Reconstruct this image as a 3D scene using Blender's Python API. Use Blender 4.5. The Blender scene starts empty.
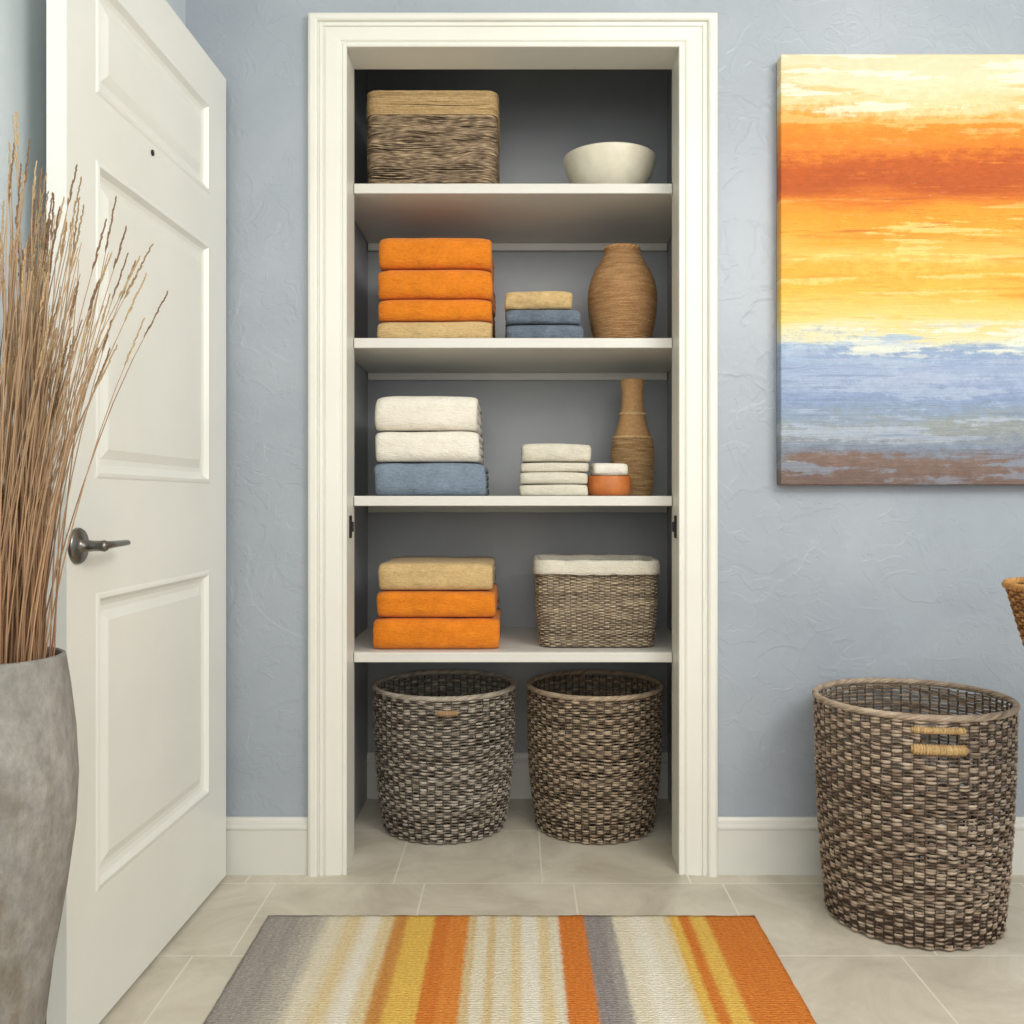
import bpy, math, random
from mathutils import Vector, noise
random.seed(7)
S = bpy.context.scene
COL = S.collection
PI = math.pi
try:
    S.view_settings.view_transform = 'Standard'
    S.view_settings.look = 'None'
except Exception:
    pass

def lin(c):
    r = []
    for v in c:
        v /= 255.0
        r.append(v/12.92 if v <= 0.04045 else ((v+0.055)/1.055)**2.4)
    return tuple(r)
def lin4(c): return lin(c) + (1.0,)
def g4(v): return (v,v,v,1)

# ------------------------------------------------------------------ materials
class NT:
    def __init__(s, name):
        s.m = bpy.data.materials.new(name); s.m.use_nodes = True
        s.n = s.m.node_tree.nodes; s.l = s.m.node_tree.links
        s.b = s.n['Principled BSDF']
    def add(s, t, **k):
        n = s.n.new(t)
        for a, v in k.items():
            if hasattr(n, a): setattr(n, a, v)
        return n
    def inp(s, n, **k):
        for a, v in k.items():
            n.inputs[a.replace('_', ' ')].default_value = v
    def link(s, a, b): s.l.new(a, b)
    def coords(s, scale=(1,1,1), loc=(0,0,0)):
        tc = s.add('ShaderNodeTexCoord'); mp = s.add('ShaderNodeMapping')
        mp.inputs['Scale'].default_value = scale; mp.inputs['Location'].default_value = loc
        s.link(tc.outputs['Object'], mp.inputs['Vector']); return mp.outputs['Vector']
    def noise(s, vec, scale, detail=3, rough=0.5, dist=0.0):
        n = s.add('ShaderNodeTexNoise'); s.link(vec, n.inputs['Vector'])
        n.inputs['Scale'].default_value = scale; n.inputs['Detail'].default_value = detail
        n.inputs['Roughness'].default_value = rough; n.inputs['Distortion'].default_value = dist
        return n.outputs['Fac']
    def ramp(s, fac, stops, interp='LINEAR'):
        r = s.add('ShaderNodeValToRGB'); r.color_ramp.interpolation = interp
        e = r.color_ramp.elements
        while len(e) > 1: e.remove(e[-1])
        e[0].position = stops[0][0]; e[0].color = stops[0][1]
        for p, c in stops[1:]:
            x = e.new(p); x.color = c
        if fac is not None: s.link(fac, r.inputs['Fac'])
        return r.outputs['Color']
    def mix(s, fac, a, b, mode='MIX'):
        m = s.add('ShaderNodeMix', data_type='RGBA', blend_type=mode)
        for sock, v in ((m.inputs['Factor'], fac), (m.inputs[6], a), (m.inputs[7], b)):
            if isinstance(v, bpy.types.NodeSocket): s.link(v, sock)
            else: sock.default_value = v
        return m.outputs[2]
    def math(s, op, a, b=None, clamp=False):
        m = s.add('ShaderNodeMath', operation=op); m.use_clamp = clamp
        for i, v in enumerate((a, b)):
            if v is None: continue
            if isinstance(v, bpy.types.NodeSocket): s.link(v, m.inputs[i])
            else: m.inputs[i].default_value = v
        return m.outputs[0]
    def bump(s, h, strength=0.3, dist=0.01, normal=None):
        b = s.add('ShaderNodeBump'); b.inputs['Strength'].default_value = strength
        b.inputs['Distance'].default_value = dist
        s.link(h, b.inputs['Height'])
        if normal is not None: s.link(normal, b.inputs['Normal'])
        s.link(b.outputs['Normal'], s.b.inputs['Normal']); return b.outputs['Normal']
    def color(s, c):
        if isinstance(c, bpy.types.NodeSocket): s.link(c, s.b.inputs['Base Color'])
        else: s.b.inputs['Base Color'].default_value = c
    def rough(s, r, spec=None, metal=None):
        s.b.inputs['Roughness'].default_value = r
        if spec is not None: s.b.inputs['Specular IOR Level'].default_value = spec
        if metal is not None: s.b.inputs['Metallic'].default_value = metal

def mat_simple(name, c1, c2, scale=8, rough=0.5, bs=0.0, bscale=60, spec=0.4, metal=0.0, stretch=(1,1,1)):
    t = NT(name); v = t.coords(stretch)
    f = t.noise(v, scale, 4, 0.6)
    t.color(t.ramp(f, [(0.3, lin4(c1)), (0.7, lin4(c2))]))
    t.rough(rough, spec, metal)
    if bs > 0: t.bump(t.noise(v, bscale, 3, 0.6), bs, 0.01)
    return t.m

def mat_plaster(name, c1, c2, c3, bs=0.38):
    t = NT(name); v = t.coords()
    f = t.noise(v, 2.2, 5, 0.6, 0.3)
    col = t.ramp(f, [(0.3, lin4(c1)), (0.5, lin4(c2)), (0.7, lin4(c3))])
    t.color(col); t.rough(0.40, 0.5)
    a = t.noise(v, 5.2, 3, 0.5, 0.5)
    r = t.ramp(a, [(0.47, g4(0)), (0.50, g4(0.7)), (0.56, g4(0.45)), (0.75, g4(0.5))])
    a2 = t.noise(t.coords((1,1,1),(5,2,9)), 12.0, 3, 0.55, 0.7)
    r2 = t.ramp(a2, [(0.54, g4(0)), (0.57, g4(0.8)), (0.64, g4(0.45))])
    b = t.noise(v, 44, 4, 0.65)
    h = t.math('ADD', t.math('MULTIPLY', r, 0.26), t.math('MULTIPLY', b, 0.26))
    h = t.math('ADD', h, t.math('MULTIPLY', r2, 0.18))
    t.bump(h, bs, 0.010)
    return t.m

M = {}
M['wall'] = mat_plaster('blue_grey_plaster', (149,157,166), (157,165,173), (165,172,180))
M['wall_left'] = mat_plaster('lit_blue_plaster', (190,199,203), (198,207,210), (206,213,216), 0.12)  # same plaster as the back wall, lightened so its brighter light is in the colour
M['closet'] = mat_plaster('closet_grey_paint', (146,150,152), (153,156,158), (159,162,163), 0.08)
M['ceiling'] = mat_simple('ceiling_paint', (236,235,230), (243,242,238), 3, 0.8)
M['white'] = mat_simple('white_gloss_paint', (226,227,219), (233,234,227), 3, 0.33, 0.03, 40)
M['trimw'] = mat_simple('white_trim_paint', (221,220,209), (228,227,217), 3, 0.35, 0.03, 40)
M['base'] = mat_simple('baseboard_paint', (206,205,197), (215,214,206), 3, 0.4, 0.03, 40)
M['shelf'] = mat_simple('shelf_paint', (210,208,200), (218,216,208), 3, 0.4, 0.03, 30)
M['metal'] = mat_simple('brushed_pewter', (112,109,104), (142,139,133), 30, 0.3, 0.0, 60, 0.5, 1.0)
M['black'] = mat_simple('black_metal', (18,17,16), (30,28,27), 30, 0.4)

def mat_floor():
    t = NT('beige_stone_tile'); v = t.coords((1,1,1), (0.229, -1.93+0.365, 0))
    br = t.add('ShaderNodeTexBrick'); br.offset = 0.21; br.offset_frequency = 2; br.squash = 1.0
    t.link(v, br.inputs['Vector'])
    t.inp(br, Scale=1.0, Mortar_Size=0.0026, Mortar_Smooth=0.4, Bias=0.0, Brick_Width=0.365, Row_Height=0.365)
    br.inputs['Color1'].default_value = g4(0.38); br.inputs['Color2'].default_value = g4(0.62)
    br.inputs['Mortar'].default_value = g4(0.5)
    n = t.noise(v, 4.5, 7, 0.68, 0.8)
    base = t.ramp(n, [(0.3, lin4((180,171,153))), (0.5, lin4((199,191,174))), (0.68, lin4((214,207,191)))])
    base = t.mix(0.15, base, br.outputs['Color'], 'OVERLAY')
    col = t.mix(t.math('MULTIPLY', br.outputs['Fac'], 0.85), base, lin4((224,218,203)))
    t.color(col); t.rough(0.40, 0.45)
    h = t.math('SUBTRACT', t.math('MULTIPLY', t.noise(v, 14, 5, 0.6), 0.15), t.math('MULTIPLY', br.outputs['Fac'], 0.2))
    t.bump(h, 0.25, 0.01)
    return t.m
M['floor'] = mat_floor()

def mat_attr(name, rough=0.75, bs=0.4, bscale=180, stretch=(1,1,1), var=0.35):
    t = NT(name); a = t.add('ShaderNodeAttribute'); a.attribute_name = 'Col'
    v = t.coords(stretch); n = t.noise(v, bscale, 3, 0.6)
    col = t.mix(var, a.outputs['Color'], t.ramp(n, [(0.3,g4(0.25)),(0.7,g4(0.85))]), 'OVERLAY')
    t.color(col); t.rough(rough, 0.25); t.bump(n, bs, 0.004)
    return t.m
M['wicker'] = mat_attr('woven_wicker', 0.65, 0.35, 150, (1,1,3), 0.3)
M['raffia'] = mat_attr('golden_raffia', 0.7, 0.25, 130, (1,1,1.6), 0.3)
M['stalk'] = mat_attr('dried_stalk', 0.7, 0.1, 60, (1,1,0.1), 0.2)

def mat_towel(name, c, dark=0.82, fine=1.0):
    t = NT(name)
    n = t.noise(t.coords((0.8,1,1.5)), 135*fine, 3, 0.7); n2 = t.noise(t.coords(), 14, 3, 0.6)
    rib = t.noise(t.coords((0.35,1,3.0), (3,1,7)), 105*fine, 2, 0.5)
    cl = lin(c); cd = tuple(x*dark for x in cl)
    col = t.ramp(n2, [(0.35, cd+(1,)), (0.65, cl+(1,))])
    col = t.mix(0.30, col, t.ramp(n, [(0.3,g4(0.22)),(0.7,g4(0.78))]), 'OVERLAY')
    col = t.mix(0.14, col, t.ramp(rib, [(0.35,g4(0.25)),(0.65,g4(0.75))]), 'OVERLAY')
    t.color(col); t.rough(0.95, 0.1)
    t.b.inputs['Sheen Weight'].default_value = 0.12
    h = t.math('ADD', t.math('MULTIPLY', n, 0.8), t.math('MULTIPLY', rib, 0.4))
    t.bump(h, 0.8, 0.006); return t.m
M['orange'] = mat_towel('orange_terry', (230,134,38), 0.84)
M['tan'] = mat_towel('sand_terry', (210,180,128), 0.86)
M['cream'] = mat_towel('white_terry', (240,234,220), 0.93)
M['blue'] = mat_towel('slate_blue_terry', (130,145,161), 0.84)
M['denim'] = mat_towel('denim_blue_terry', (112,124,138), 0.74)
M['linen'] = mat_towel('cream_linen', (226,220,202), 0.9, 1.6)

def mat_concrete():
    t = NT('weathered_concrete'); v = t.coords((1,1,0.6))
    n = t.noise(v, 7.5, 8, 0.72, 0.3); n2 = t.noise(v, 70, 4, 0.7); n3 = t.noise(t.coords((1,1,0.14)), 16, 6, 0.68)
    n4 = t.noise(t.coords((1,1,0.3),(4,4,4)), 6, 6, 0.7)
    c = t.ramp(n, [(0.32, lin4((112,108,100))), (0.5, lin4((134,131,124))), (0.66, lin4((156,153,146)))])
    c = t.mix(t.ramp(n3, [(0.50,g4(0)),(0.64,g4(0.6))]), c, lin4((112,96,76)))
    c = t.mix(t.ramp(n4, [(0.56,g4(0)),(0.66,g4(0.55))]), c, lin4((104,104,102)))
    c = t.mix(0.4, c, t.ramp(n2, [(0.3,g4(0.25)),(0.7,g4(0.75))]), 'OVERLAY')
    t.color(c); t.rough(0.75, 0.3); t.bump(n2, 0.45, 0.006); return t.m
M['concrete'] = mat_concrete()
M['ceramic'] = mat_simple('cream_ceramic', (210,203,182), (222,216,197), 25, 0.45, 0.06, 90)
M['terracotta'] = mat_simple('orange_terracotta', (178,100,46), (200,120,62), 25, 0.5, 0.1, 90)
M['wood'] = mat_simple('dark_wood', (84,58,38), (112,80,54), 6, 0.45, 0.05, 40, stretch=(8,8,1))
M['moss'] = mat_simple('dark_dried_moss', (38,34,20), (92,82,46), 60, 0.9, 0.8, 120)

def mat_rug():
    t = NT('striped_wool_weave')
    tc = t.add('ShaderNodeTexCoord'); sp = t.add('ShaderNodeSeparateXYZ'); t.link(tc.outputs['Object'], sp.inputs[0])
    wob = t.noise(t.coords((1,1,1)), 150, 2, 0.6); wob2 = t.noise(t.coords((3,9,1)), 8, 3, 0.6)
    u = t.math('DIVIDE', t.math('ADD', sp.outputs['X'], 0.5475), 1.095)
    u = t.math('ADD', u, t.math('MULTIPLY', t.math('SUBTRACT', wob, 0.5), 0.010))
    u = t.math('ADD', u, t.math('MULTIPLY', t.math('SUBTRACT', wob2, 0.5), 0.006))
    G=lin4((164,157,150)); LG=lin4((188,180,168)); C=lin4((230,219,192)); W=lin4((238,230,212)); T=lin4((228,206,160))
    Y=lin4((232,186,92)); O=lin4((216,126,56)); OB=lin4((206,144,76)); DG=lin4((148,141,137)); B=lin4((220,192,144)); A=lin4((224,138,64))
    def hard(lst):
        out=[]
        for i,(p,c,sft) in enumerate(lst):
            if i==0: out.append((p,c)); continue
            out.append((p-sft,lst[i-1][1])); out.append((p+sft,c))
        return out
    L=hard([(0,G,0),(.085,LG,.02),(.125,C,.012),(.165,T,.01),(.20,W,.012),(.235,T,.008),(.262,OB,.005),(.29,Y,.006),(.345,O,.003),(.375,A,.003),(.414,B,.003),(.43,C,.003),(.455,B,.003),(.47,C,.004),(.49,C,.002)])
    R=hard([(.49,C,0),(.50,T,.004),(.52,W,.004),(.552,T,.005),(.575,C,.003),(.595,O,.003),(.647,DG,.003),(.685,G,.006),(.705,C,.004),(.74,W,.01),(.775,C,.01),(.808,T,.003),(.82,Y,.003),(.84,O,.003),(.862,Y,.004),(.895,O,.005)])
    c = t.mix(t.math('GREATER_THAN', u, 0.49), t.ramp(u, L), t.ramp(u, R))
    n = t.noise(t.coords((1,1.6,1)), 125, 3, 0.7)
    n2 = t.noise(t.coords((1,0.06,1)), 160, 2, 0.6)
    c = t.mix(0.5, c, t.ramp(n, [(0.3,g4(0.25)),(0.68,g4(0.8))]), 'OVERLAY')
    c = t.mix(0.2, c, t.ramp(n2, [(0.3,g4(0.3)),(0.7,g4(0.7))]), 'OVERLAY')
    t.color(c); t.rough(0.95, 0.1)
    w = t.add('ShaderNodeTexWave', bands_direction='Y'); t.link(t.coords(), w.inputs['Vector'])
    t.inp(w, Scale=42.0, Distortion=5.0, Detail=2.0, Detail_Scale=4.0)
    h = t.math('ADD', t.math('MULTIPLY', n, 1.0), t.math('MULTIPLY', w.outputs['Fac'], 0.4))
    t.bump(h, 0.8, 0.007); return t.m
M['rug'] = mat_rug()

def mat_painting(H):
    t = NT('abstract_oil_paint')
    tc = t.add('ShaderNodeTexCoord'); sp = t.add('ShaderNodeSeparateXYZ'); t.link(tc.outputs['Object'], sp.inputs[0])
    v0 = t.math('DIVIDE', sp.outputs['Z'], H)
    big = t.noise(t.coords((1.3,1.3,4), (3.1,0,0.4)), 2.0, 3, 0.5, 0.2)
    mid = t.noise(t.coords((1.2,1.2,9), (0.7,0,3)), 2.0, 3, 0.55, 0.1)
    fine = t.noise(t.coords((2.2,2.2,60), (0.7,0,0)), 3.0, 5, 0.7, 0.0)
    grain = t.noise(t.coords((1,1,1.6)), 38, 5, 0.75)
    def off(n,a): return t.math('MULTIPLY', t.math('SUBTRACT', n, 0.5), a)
    v = t.math('ADD', v0, off(big,0.07)); v = t.math('ADD', v, off(mid,0.08)); v = t.math('ADD', v, off(fine,0.03)); v = t.math('ADD', v, off(grain,0.05))
    c = t.ramp(v, [(0.0, lin4((112,92,84))), (.05, lin4((126,104,94))), (.068, lin4((120,124,134))), (.085, lin4((128,140,156))),
        (.11, lin4((142,148,150))), (.14, lin4((150,156,154))), (.165, lin4((138,154,174))), (.20, lin4((136,154,186))), (.25, lin4((160,174,200))), (.30, lin4((146,164,194))), (.335, lin4((152,172,196))),
        (.353, lin4((222,216,180))), (.38, lin4((232,204,124))), (.44, lin4((230,182,76))), (.50, lin4((230,172,64))), (.53, lin4((234,190,96))), (.58, lin4((230,162,54))),
        (.64, lin4((228,150,44))), (.665, lin4((208,112,34))), (.69, lin4((180,84,30))), (.745, lin4((188,90,30))), (.77, lin4((218,124,36))),
        (.83, lin4((228,140,42))), (.86, lin4((228,162,74))), (.885, lin4((224,204,150))), (.94, lin4((226,216,180))), (1.0, lin4((220,208,170)))])
    def patch(c, win, scale, loc, th, amt, col, soft=0.05):
        w = t.ramp(v0, [(p,g4(a)) for p,a in win])
        n = t.noise(t.coords(scale, loc), 3.0, 4, 0.6, 0.1)
        g = t.math('ADD', n, t.math('MULTIPLY', t.math('SUBTRACT', grain, 0.5), 0.22))
        k = t.ramp(g, [(th,g4(0)),(th+soft,g4(amt))])
        return t.mix(t.math('MULTIPLY', w, k), c, lin4(col))
    c = patch(c, [(0.28,0),(0.315,1),(0.36,1),(0.39,0)], (0.8,0.8,7), (2,0,1), 0.50, 0.95, (224,226,208))
    c = patch(c, [(0.27,0),(0.31,1),(0.35,1),(0.38,0)], (1.0,1.0,9), (7,0,3), 0.54, 0.9, (164,186,206))
    c = patch(c, [(0.0,0.6),(0.05,1),(0.09,0)], (1.0,1.0,8), (4,0,8), 0.52, 0.8, (132,142,156))
    c = patch(c, [(0.06,0),(0.12,1),(0.32,1),(0.35,0)], (0.9,0.9,9), (1,0,5), 0.53, 0.55, (174,186,206))
    c = patch(c, [(0.06,0),(0.12,1),(0.28,1),(0.32,0)], (1.1,1.1,14), (11,0,5), 0.57, 0.55, (122,140,168))
    c = patch(c, [(0.36,0),(0.42,1),(0.60,1),(0.66,0)], (0.7,0.7,8), (3,0,9), 0.54, 0.6, (228,148,50))
    c = patch(c, [(0.38,0),(0.42,1),(0.62,1),(0.68,0)], (0.9,0.9,12), (6,0,9), 0.56, 0.7, (238,206,124))
    c = patch(c, [(0.56,0),(0.60,1),(0.66,1),(0.70,0)], (1.2,1.2,20), (8,0,12), 0.58, 0.7, (180,88,34))
    c = patch(c, [(0.64,0),(0.68,1),(0.76,1),(0.80,0)], (0.9,0.9,16), (2,0,12), 0.60, 0.6, (220,128,46))
    c = patch(c, [(0.78,0),(0.84,1),(0.93,0.8),(1,0.3)], (0.9,0.9,9), (5,0,15), 0.54, 0.75, (230,182,106))
    c = patch(c, [(0.84,0),(0.88,1),(1,1)], (1.1,1.1,12), (1,0,18), 0.54, 0.8, (236,232,210))
    c = patch(c, [(0,1),(1,1)], (4,4,70), (6,0,33), 0.70, 0.45, (236,226,196), 0.05)
    c = t.mix(0.22, c, t.ramp(grain, [(0.3,g4(0.25)),(0.7,g4(0.75))]), 'OVERLAY')
    t.color(c); t.rough(0.5, 0.35)
    h = t.math('ADD', t.math('MULTIPLY', fine, 0.6), t.math('MULTIPLY', grain, 0.6))
    t.bump(h, 0.6, 0.010)
    return t.m

# ------------------------------------------------------------------ mesh builder
class MB:
    def __init__(s): s.v = []; s.f = []; s.c = []
    def add(s, vs, fs, col=None):
        o = len(s.v); s.v += [tuple(p) for p in vs]; s.f += [tuple(i+o for i in f) for f in fs]
        if col is None: s.c += [(1,1,1)]*len(vs)
        elif isinstance(col, list): s.c += col
        else: s.c += [col]*len(vs)
    def box(s, x0,x1,y0,y1,z0,z1, col=None):
        vs=[(x0,y0,z0),(x1,y0,z0),(x1,y1,z0),(x0,y1,z0),(x0,y0,z1),(x1,y0,z1),(x1,y1,z1),(x0,y1,z1)]
        s.add(vs, [(0,3,2,1),(4,5,6,7),(0,1,5,4),(1,2,6,5),(2,3,7,6),(3,0,4,7)], col)
    def lathe(s, prof, n=48, cx=0, cy=0, col=None, cap0=False, cap1=False, sx=1, sy=1):
        vs=[]; fs=[]
        for k,(r,z) in enumerate(prof):
            for i in range(n):
                a=2*PI*i/n; vs.append((cx+r*math.cos(a)*sx, cy+r*math.sin(a)*sy, z))
        m=len(prof)
        for k in range(m-1):
            for i in range(n):
                j=(i+1)%n; fs.append((k*n+i,k*n+j,(k+1)*n+j,(k+1)*n+i))
        if cap0: fs.append(tuple(reversed(range(n))))
        if cap1: fs.append(tuple((m-1)*n+i for i in range(n)))
        s.add(vs, fs, col)
    def tube(s, pts, rad, n=8, col=None, closed=False, flat=1.0):
        pts=[Vector(p) for p in pts]; m=len(pts)
        if not isinstance(rad,(list,tuple)): rad=[rad]*m
        vs=[]; cs=[]
        for k,p in enumerate(pts):
            a=pts[(k-1)%m] if (closed or k>0) else p; b=pts[(k+1)%m] if (closed or k<m-1) else p
            d=(b-a).normalized(); up=Vector((0,0,1)) if abs(d.z)<0.9 else Vector((1,0,0))
            u=d.cross(up).normalized(); w=u.cross(d).normalized()
            for i in range(n):
                t=2*PI*i/n; vs.append(p+u*math.cos(t)*rad[k]+w*math.sin(t)*rad[k]*flat)
                if isinstance(col,list): cs.append(col[k])
        fs=[]; K=m if closed else m-1
        for k in range(K):
            for i in range(n):
                j=(i+1)%n; k2=(k+1)%m; fs.append((k*n+i,k*n+j,k2*n+j,k2*n+i))
        if not closed:
            fs.append(tuple(reversed(range(n)))); fs.append(tuple((m-1)*n+i for i in range(n)))
        s.add(vs, fs, cs if isinstance(col,list) else col)
    def build(s, name, mat, parent=None, loc=(0,0,0), smooth=True, bevel=0, seg=2, attr=False, rotz=0, solid=0):
        me=bpy.data.meshes.new(name); me.from_pydata(s.v,[],s.f); me.update()
        if attr:
            ca=me.color_attributes.new('Col','FLOAT_COLOR','POINT')
            flat=[]
            for c in s.c: flat+= [c[0],c[1],c[2],1.0]
            ca.data.foreach_set('color', flat)
        me.materials.append(mat)
        if smooth: me.polygons.foreach_set('use_smooth',[True]*len(me.polygons))
        o=bpy.data.objects.new(name, me); COL.objects.link(o); o.location=loc; o.rotation_euler=(0,0,rotz)
        if parent: o.parent=parent
        if solid:
            m=o.modifiers.new('solid','SOLIDIFY'); m.thickness=solid
        if bevel:
            m=o.modifiers.new('bevel','BEVEL'); m.width=bevel; m.segments=seg; m.limit_method='ANGLE'
            m.harden_normals=True
        return o

def empty(name, loc, rotz=0):
    o=bpy.data.objects.new(name,None); COL.objects.link(o); o.location=loc; o.rotation_euler=(0,0,rotz); o.empty_display_size=0.05; return o
def tag(o, label, cat, group=None, kind=None):
    o['label']=label; o['category']=cat
    if group: o['group']=group
    if kind: o['kind']=kind
    return o
def struct(o, label=None, cat=None):
    o['kind']='structure'
    if label: o['label']=label
    if cat: o['category']=cat
    return o

# ------------------------------------------------------------------ room
WY=2.36; WT=0.12; IY=WY+WT; BY=2.96; LX=-0.838; RX=2.4; CZ=2.6
OL,OR,OT=-0.434,0.408,2.082
CL,CR=-0.475,0.472; CCZ=2.42
m=MB(); m.box(LX-0.1,RX,-1.6,BY+0.1,-0.08,0)
struct(m.build('floor', M['floor'], smooth=False), 'pale beige stone tile floor', 'floor')
m=MB(); m.box(LX-0.1,RX,-1.6,WY,CZ,CZ+0.05)
struct(m.build('ceiling', M['ceiling'], smooth=False), 'plain off-white ceiling above the hallway', 'ceiling')
m=MB()
m.box(LX,OL-0.02,WY,IY,0,CZ+0.05); m.box(OR+0.02,RX,WY,IY,0,CZ+0.05); m.box(OL-0.02,OR+0.02,WY,IY,OT+0.02,CZ+0.05)
struct(m.build('wall_back', M['wall'], smooth=False), 'blue-grey plastered wall around the closet opening', 'wall')
m=MB(); m.box(LX-0.1,LX,-1.6,IY,0,CZ)
struct(m.build('wall_left', M['wall_left'], smooth=False), 'blue side wall coloured brighter as if lit, behind the open white door', 'wall')
m=MB(); m.box(CL-0.05,CR+0.05,BY,BY+0.05,0,CCZ+0.05)
struct(m.build('wall_closet_rear', M['closet'], smooth=False), 'grey rear wall inside the closet', 'wall')
m=MB(); m.box(CL-0.05,CL,IY,BY,0,CCZ)
struct(m.build('wall_closet_left', M['closet'], smooth=False), 'grey left side wall inside the closet', 'wall')
m=MB(); m.box(CR,CR+0.05,IY,BY,0,CCZ)
struct(m.build('wall_closet_right', M['closet'], smooth=False), 'grey right side wall inside the closet', 'wall')
m=MB(); m.box(CL-0.05,CR+0.05,IY,BY,CCZ,CCZ+0.05)
struct(m.build('ceiling_closet', M['closet'], smooth=False), 'grey ceiling inside the closet', 'ceiling')

prof=[(0.0,0.0),(0.0,0.010),(0.002,0.012),(0.008,0.012),(0.010,0.009),(0.0125,0.009),(0.016,0.0135),(0.019,0.0145),(0.044,0.0165),(0.0465,0.0165),
      (0.048,0.0125),(0.0505,0.0125),(0.0525,0.0175),(0.058,0.0185),(0.0595,0.015),(0.062,0.015),(0.064,0.023),(0.068,0.026),(0.078,0.026),(0.083,0.023),(0.085,0.018),(0.085,0.0)]
vs=[];fs=[]
ks=1.13; kt=0.95
for (u,v) in prof:
    y=WY-v
    vs+=[(OL+0.004-u*ks,y,0),(OL+0.004-u*ks,y,OT-0.004+u*kt),(OR-0.004+u*ks,y,OT-0.004+u*kt),(OR-0.004+u*ks,y,0)]
for k in range(len(prof)-1):
    for j in range(3): fs.append((k*4+j,k*4+j+1,(k+1)*4+j+1,(k+1)*4+j))
m=MB(); m.add(vs,fs)
struct(m.build('trim_1', M['trimw'], smooth=False), 'moulded white casing around the closet opening', 'door casing')
m=MB()
m.box(OL-0.02,OL,WY-0.008,IY+0.002,0,OT+0.02); m.box(OR,OR+0.02,WY-0.008,IY+0.002,0,OT+0.02); m.box(OL,OR,WY-0.008,IY+0.002,OT,OT+0.02)
jamb=struct(m.build('trim_2', M['trimw'], smooth=False), 'white jamb lining the closet opening', 'door jamb')
for sx,x in ((1,OL),(-1,OR)):
    m=MB(); m.box(min(x,x+sx*0.003),max(x,x+sx*0.003),2.405,2.432,0.842,0.900); m.box(min(x,x+sx*0.009),max(x,x+sx*0.009),2.412,2.425,0.858,0.884)
    m.build('strike_plate', M['black'], jamb, smooth=False, bevel=0.001)['label']='small black metal latch plate'

def baseboard(name,p0,p1,nrm,label):
    pr=[(0,0),(0.014,0),(0.014,0.112),(0.017,0.115),(0.017,0.121),(0.012,0.126),(0.010,0.135),(0.006,0.142),(0,0.142)]
    vs=[];fs=[]
    for p in (p0,p1):
        for (t,z) in pr: vs.append((p[0]+nrm[0]*t,p[1]+nrm[1]*t,z))
    n=len(pr)
    for k in range(n): fs.append((k,(k+1)%n,n+(k+1)%n,n+k))
    fs.append(tuple(range(n))); fs.append(tuple(reversed(range(n,2*n))))
    m=MB(); m.add(vs,fs); struct(m.build(name,M['base'],smooth=False),label,'baseboard')
baseboard('baseboard_back_left',(LX,WY),(OL-0.093,WY),(0,-1),'white baseboard between the open door and closet casing')
baseboard('baseboard_back_right',(OR+0.093,WY),(RX,WY),(0,-1),'white baseboard behind the large wicker basket')
baseboard('baseboard_left',(LX,1.45),(LX,WY-0.017),(1,0),'white baseboard along the side wall behind the door')
baseboard('baseboard_closet',(CL,BY),(CR,BY),(0,-1),'white baseboard inside the closet behind the two round baskets')

# ------------------------------------------------------------------ door
NXp,NYp=-0.75,1.555; FXp,FYp=-0.725,2.325
DW=math.hypot(FXp-NXp,FYp-NYp); ang=math.atan2(FYp-NYp,FXp-NXp)
door=struct(empty('door_1',(NXp,NYp,0),ang),'open white panelled door with pewter lever handle','door')
DZ0,DZ1=0.008,1.985; TH=0.034
pu0,pu1=0.100,0.655
pans=[(0.245,0.775),(0.978,1.543),(1.66,1.875)]
m=MB()
def quad(mb,x0,x1,z0,z1,y=0.0): mb.add([(x0,y,z0),(x1,y,z0),(x1,y,z1),(x0,y,z1)],[(0,1,2,3)])
quad(m,0,pu0,DZ0,DZ1); quad(m,pu1,DW,DZ0,DZ1)
zz=[DZ0]+[z for p in pans for z in p]+[DZ1]
for i in range(0,len(zz),2): quad(m,pu0,pu1,zz[i],zz[i+1])
m.add([(0,0,DZ0),(DW,0,DZ0),(DW,TH,DZ0),(0,TH,DZ0),(0,0,DZ1),(DW,0,DZ1),(DW,TH,DZ1),(0,TH,DZ1)],
      [(0,3,2,1),(4,5,6,7),(1,2,6,5),(2,3,7,6),(3,0,4,7)])
m.build('slab', M['white'], door, smooth=False)
for (z0,z1) in pans:
    rings=[(0,0),(0.004,-0.002),(0.010,-0.003),(0.018,0.007),(0.026,0.010),(0.036,0.010),(0.054,0.003),(0.058,0.003)]
    mb=MB(); vs=[];fs=[]
    for d,y in rings:
        vs+=[(pu0+d,y,z0+d),(pu1-d,y,z0+d),(pu1-d,y,z1-d),(pu0+d,y,z1-d)]
    for k in range(len(rings)-1):
        for j in range(4):
            j2=(j+1)%4; fs.append((k*4+j,k*4+j2,(k+1)*4+j2,(k+1)*4+j))
    k=len(rings)-1; fs.append((k*4,k*4+1,k*4+2,k*4+3))
    mb.add(vs,fs); mb.build('panel',M['white'],door,smooth=False)
hz=0.862; hu=0.034
h=MB()
def ylathe(mb,prof,cx,cz,n=28):
    vs=[];fs=[]
    for r,y in prof:
        for i in range(n):
            a=2*PI*i/n; vs.append((cx+r*math.cos(a),y,cz+r*math.sin(a)))
    for k in range(len(prof)-1):
        for i in range(n):
            j=(i+1)%n; fs.append((k*n+i,k*n+j,(k+1)*n+j,(k+1)*n+i))
    fs.append(tuple((len(prof)-1)*n+i for i in range(n)))
    mb.add(vs,fs)
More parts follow.
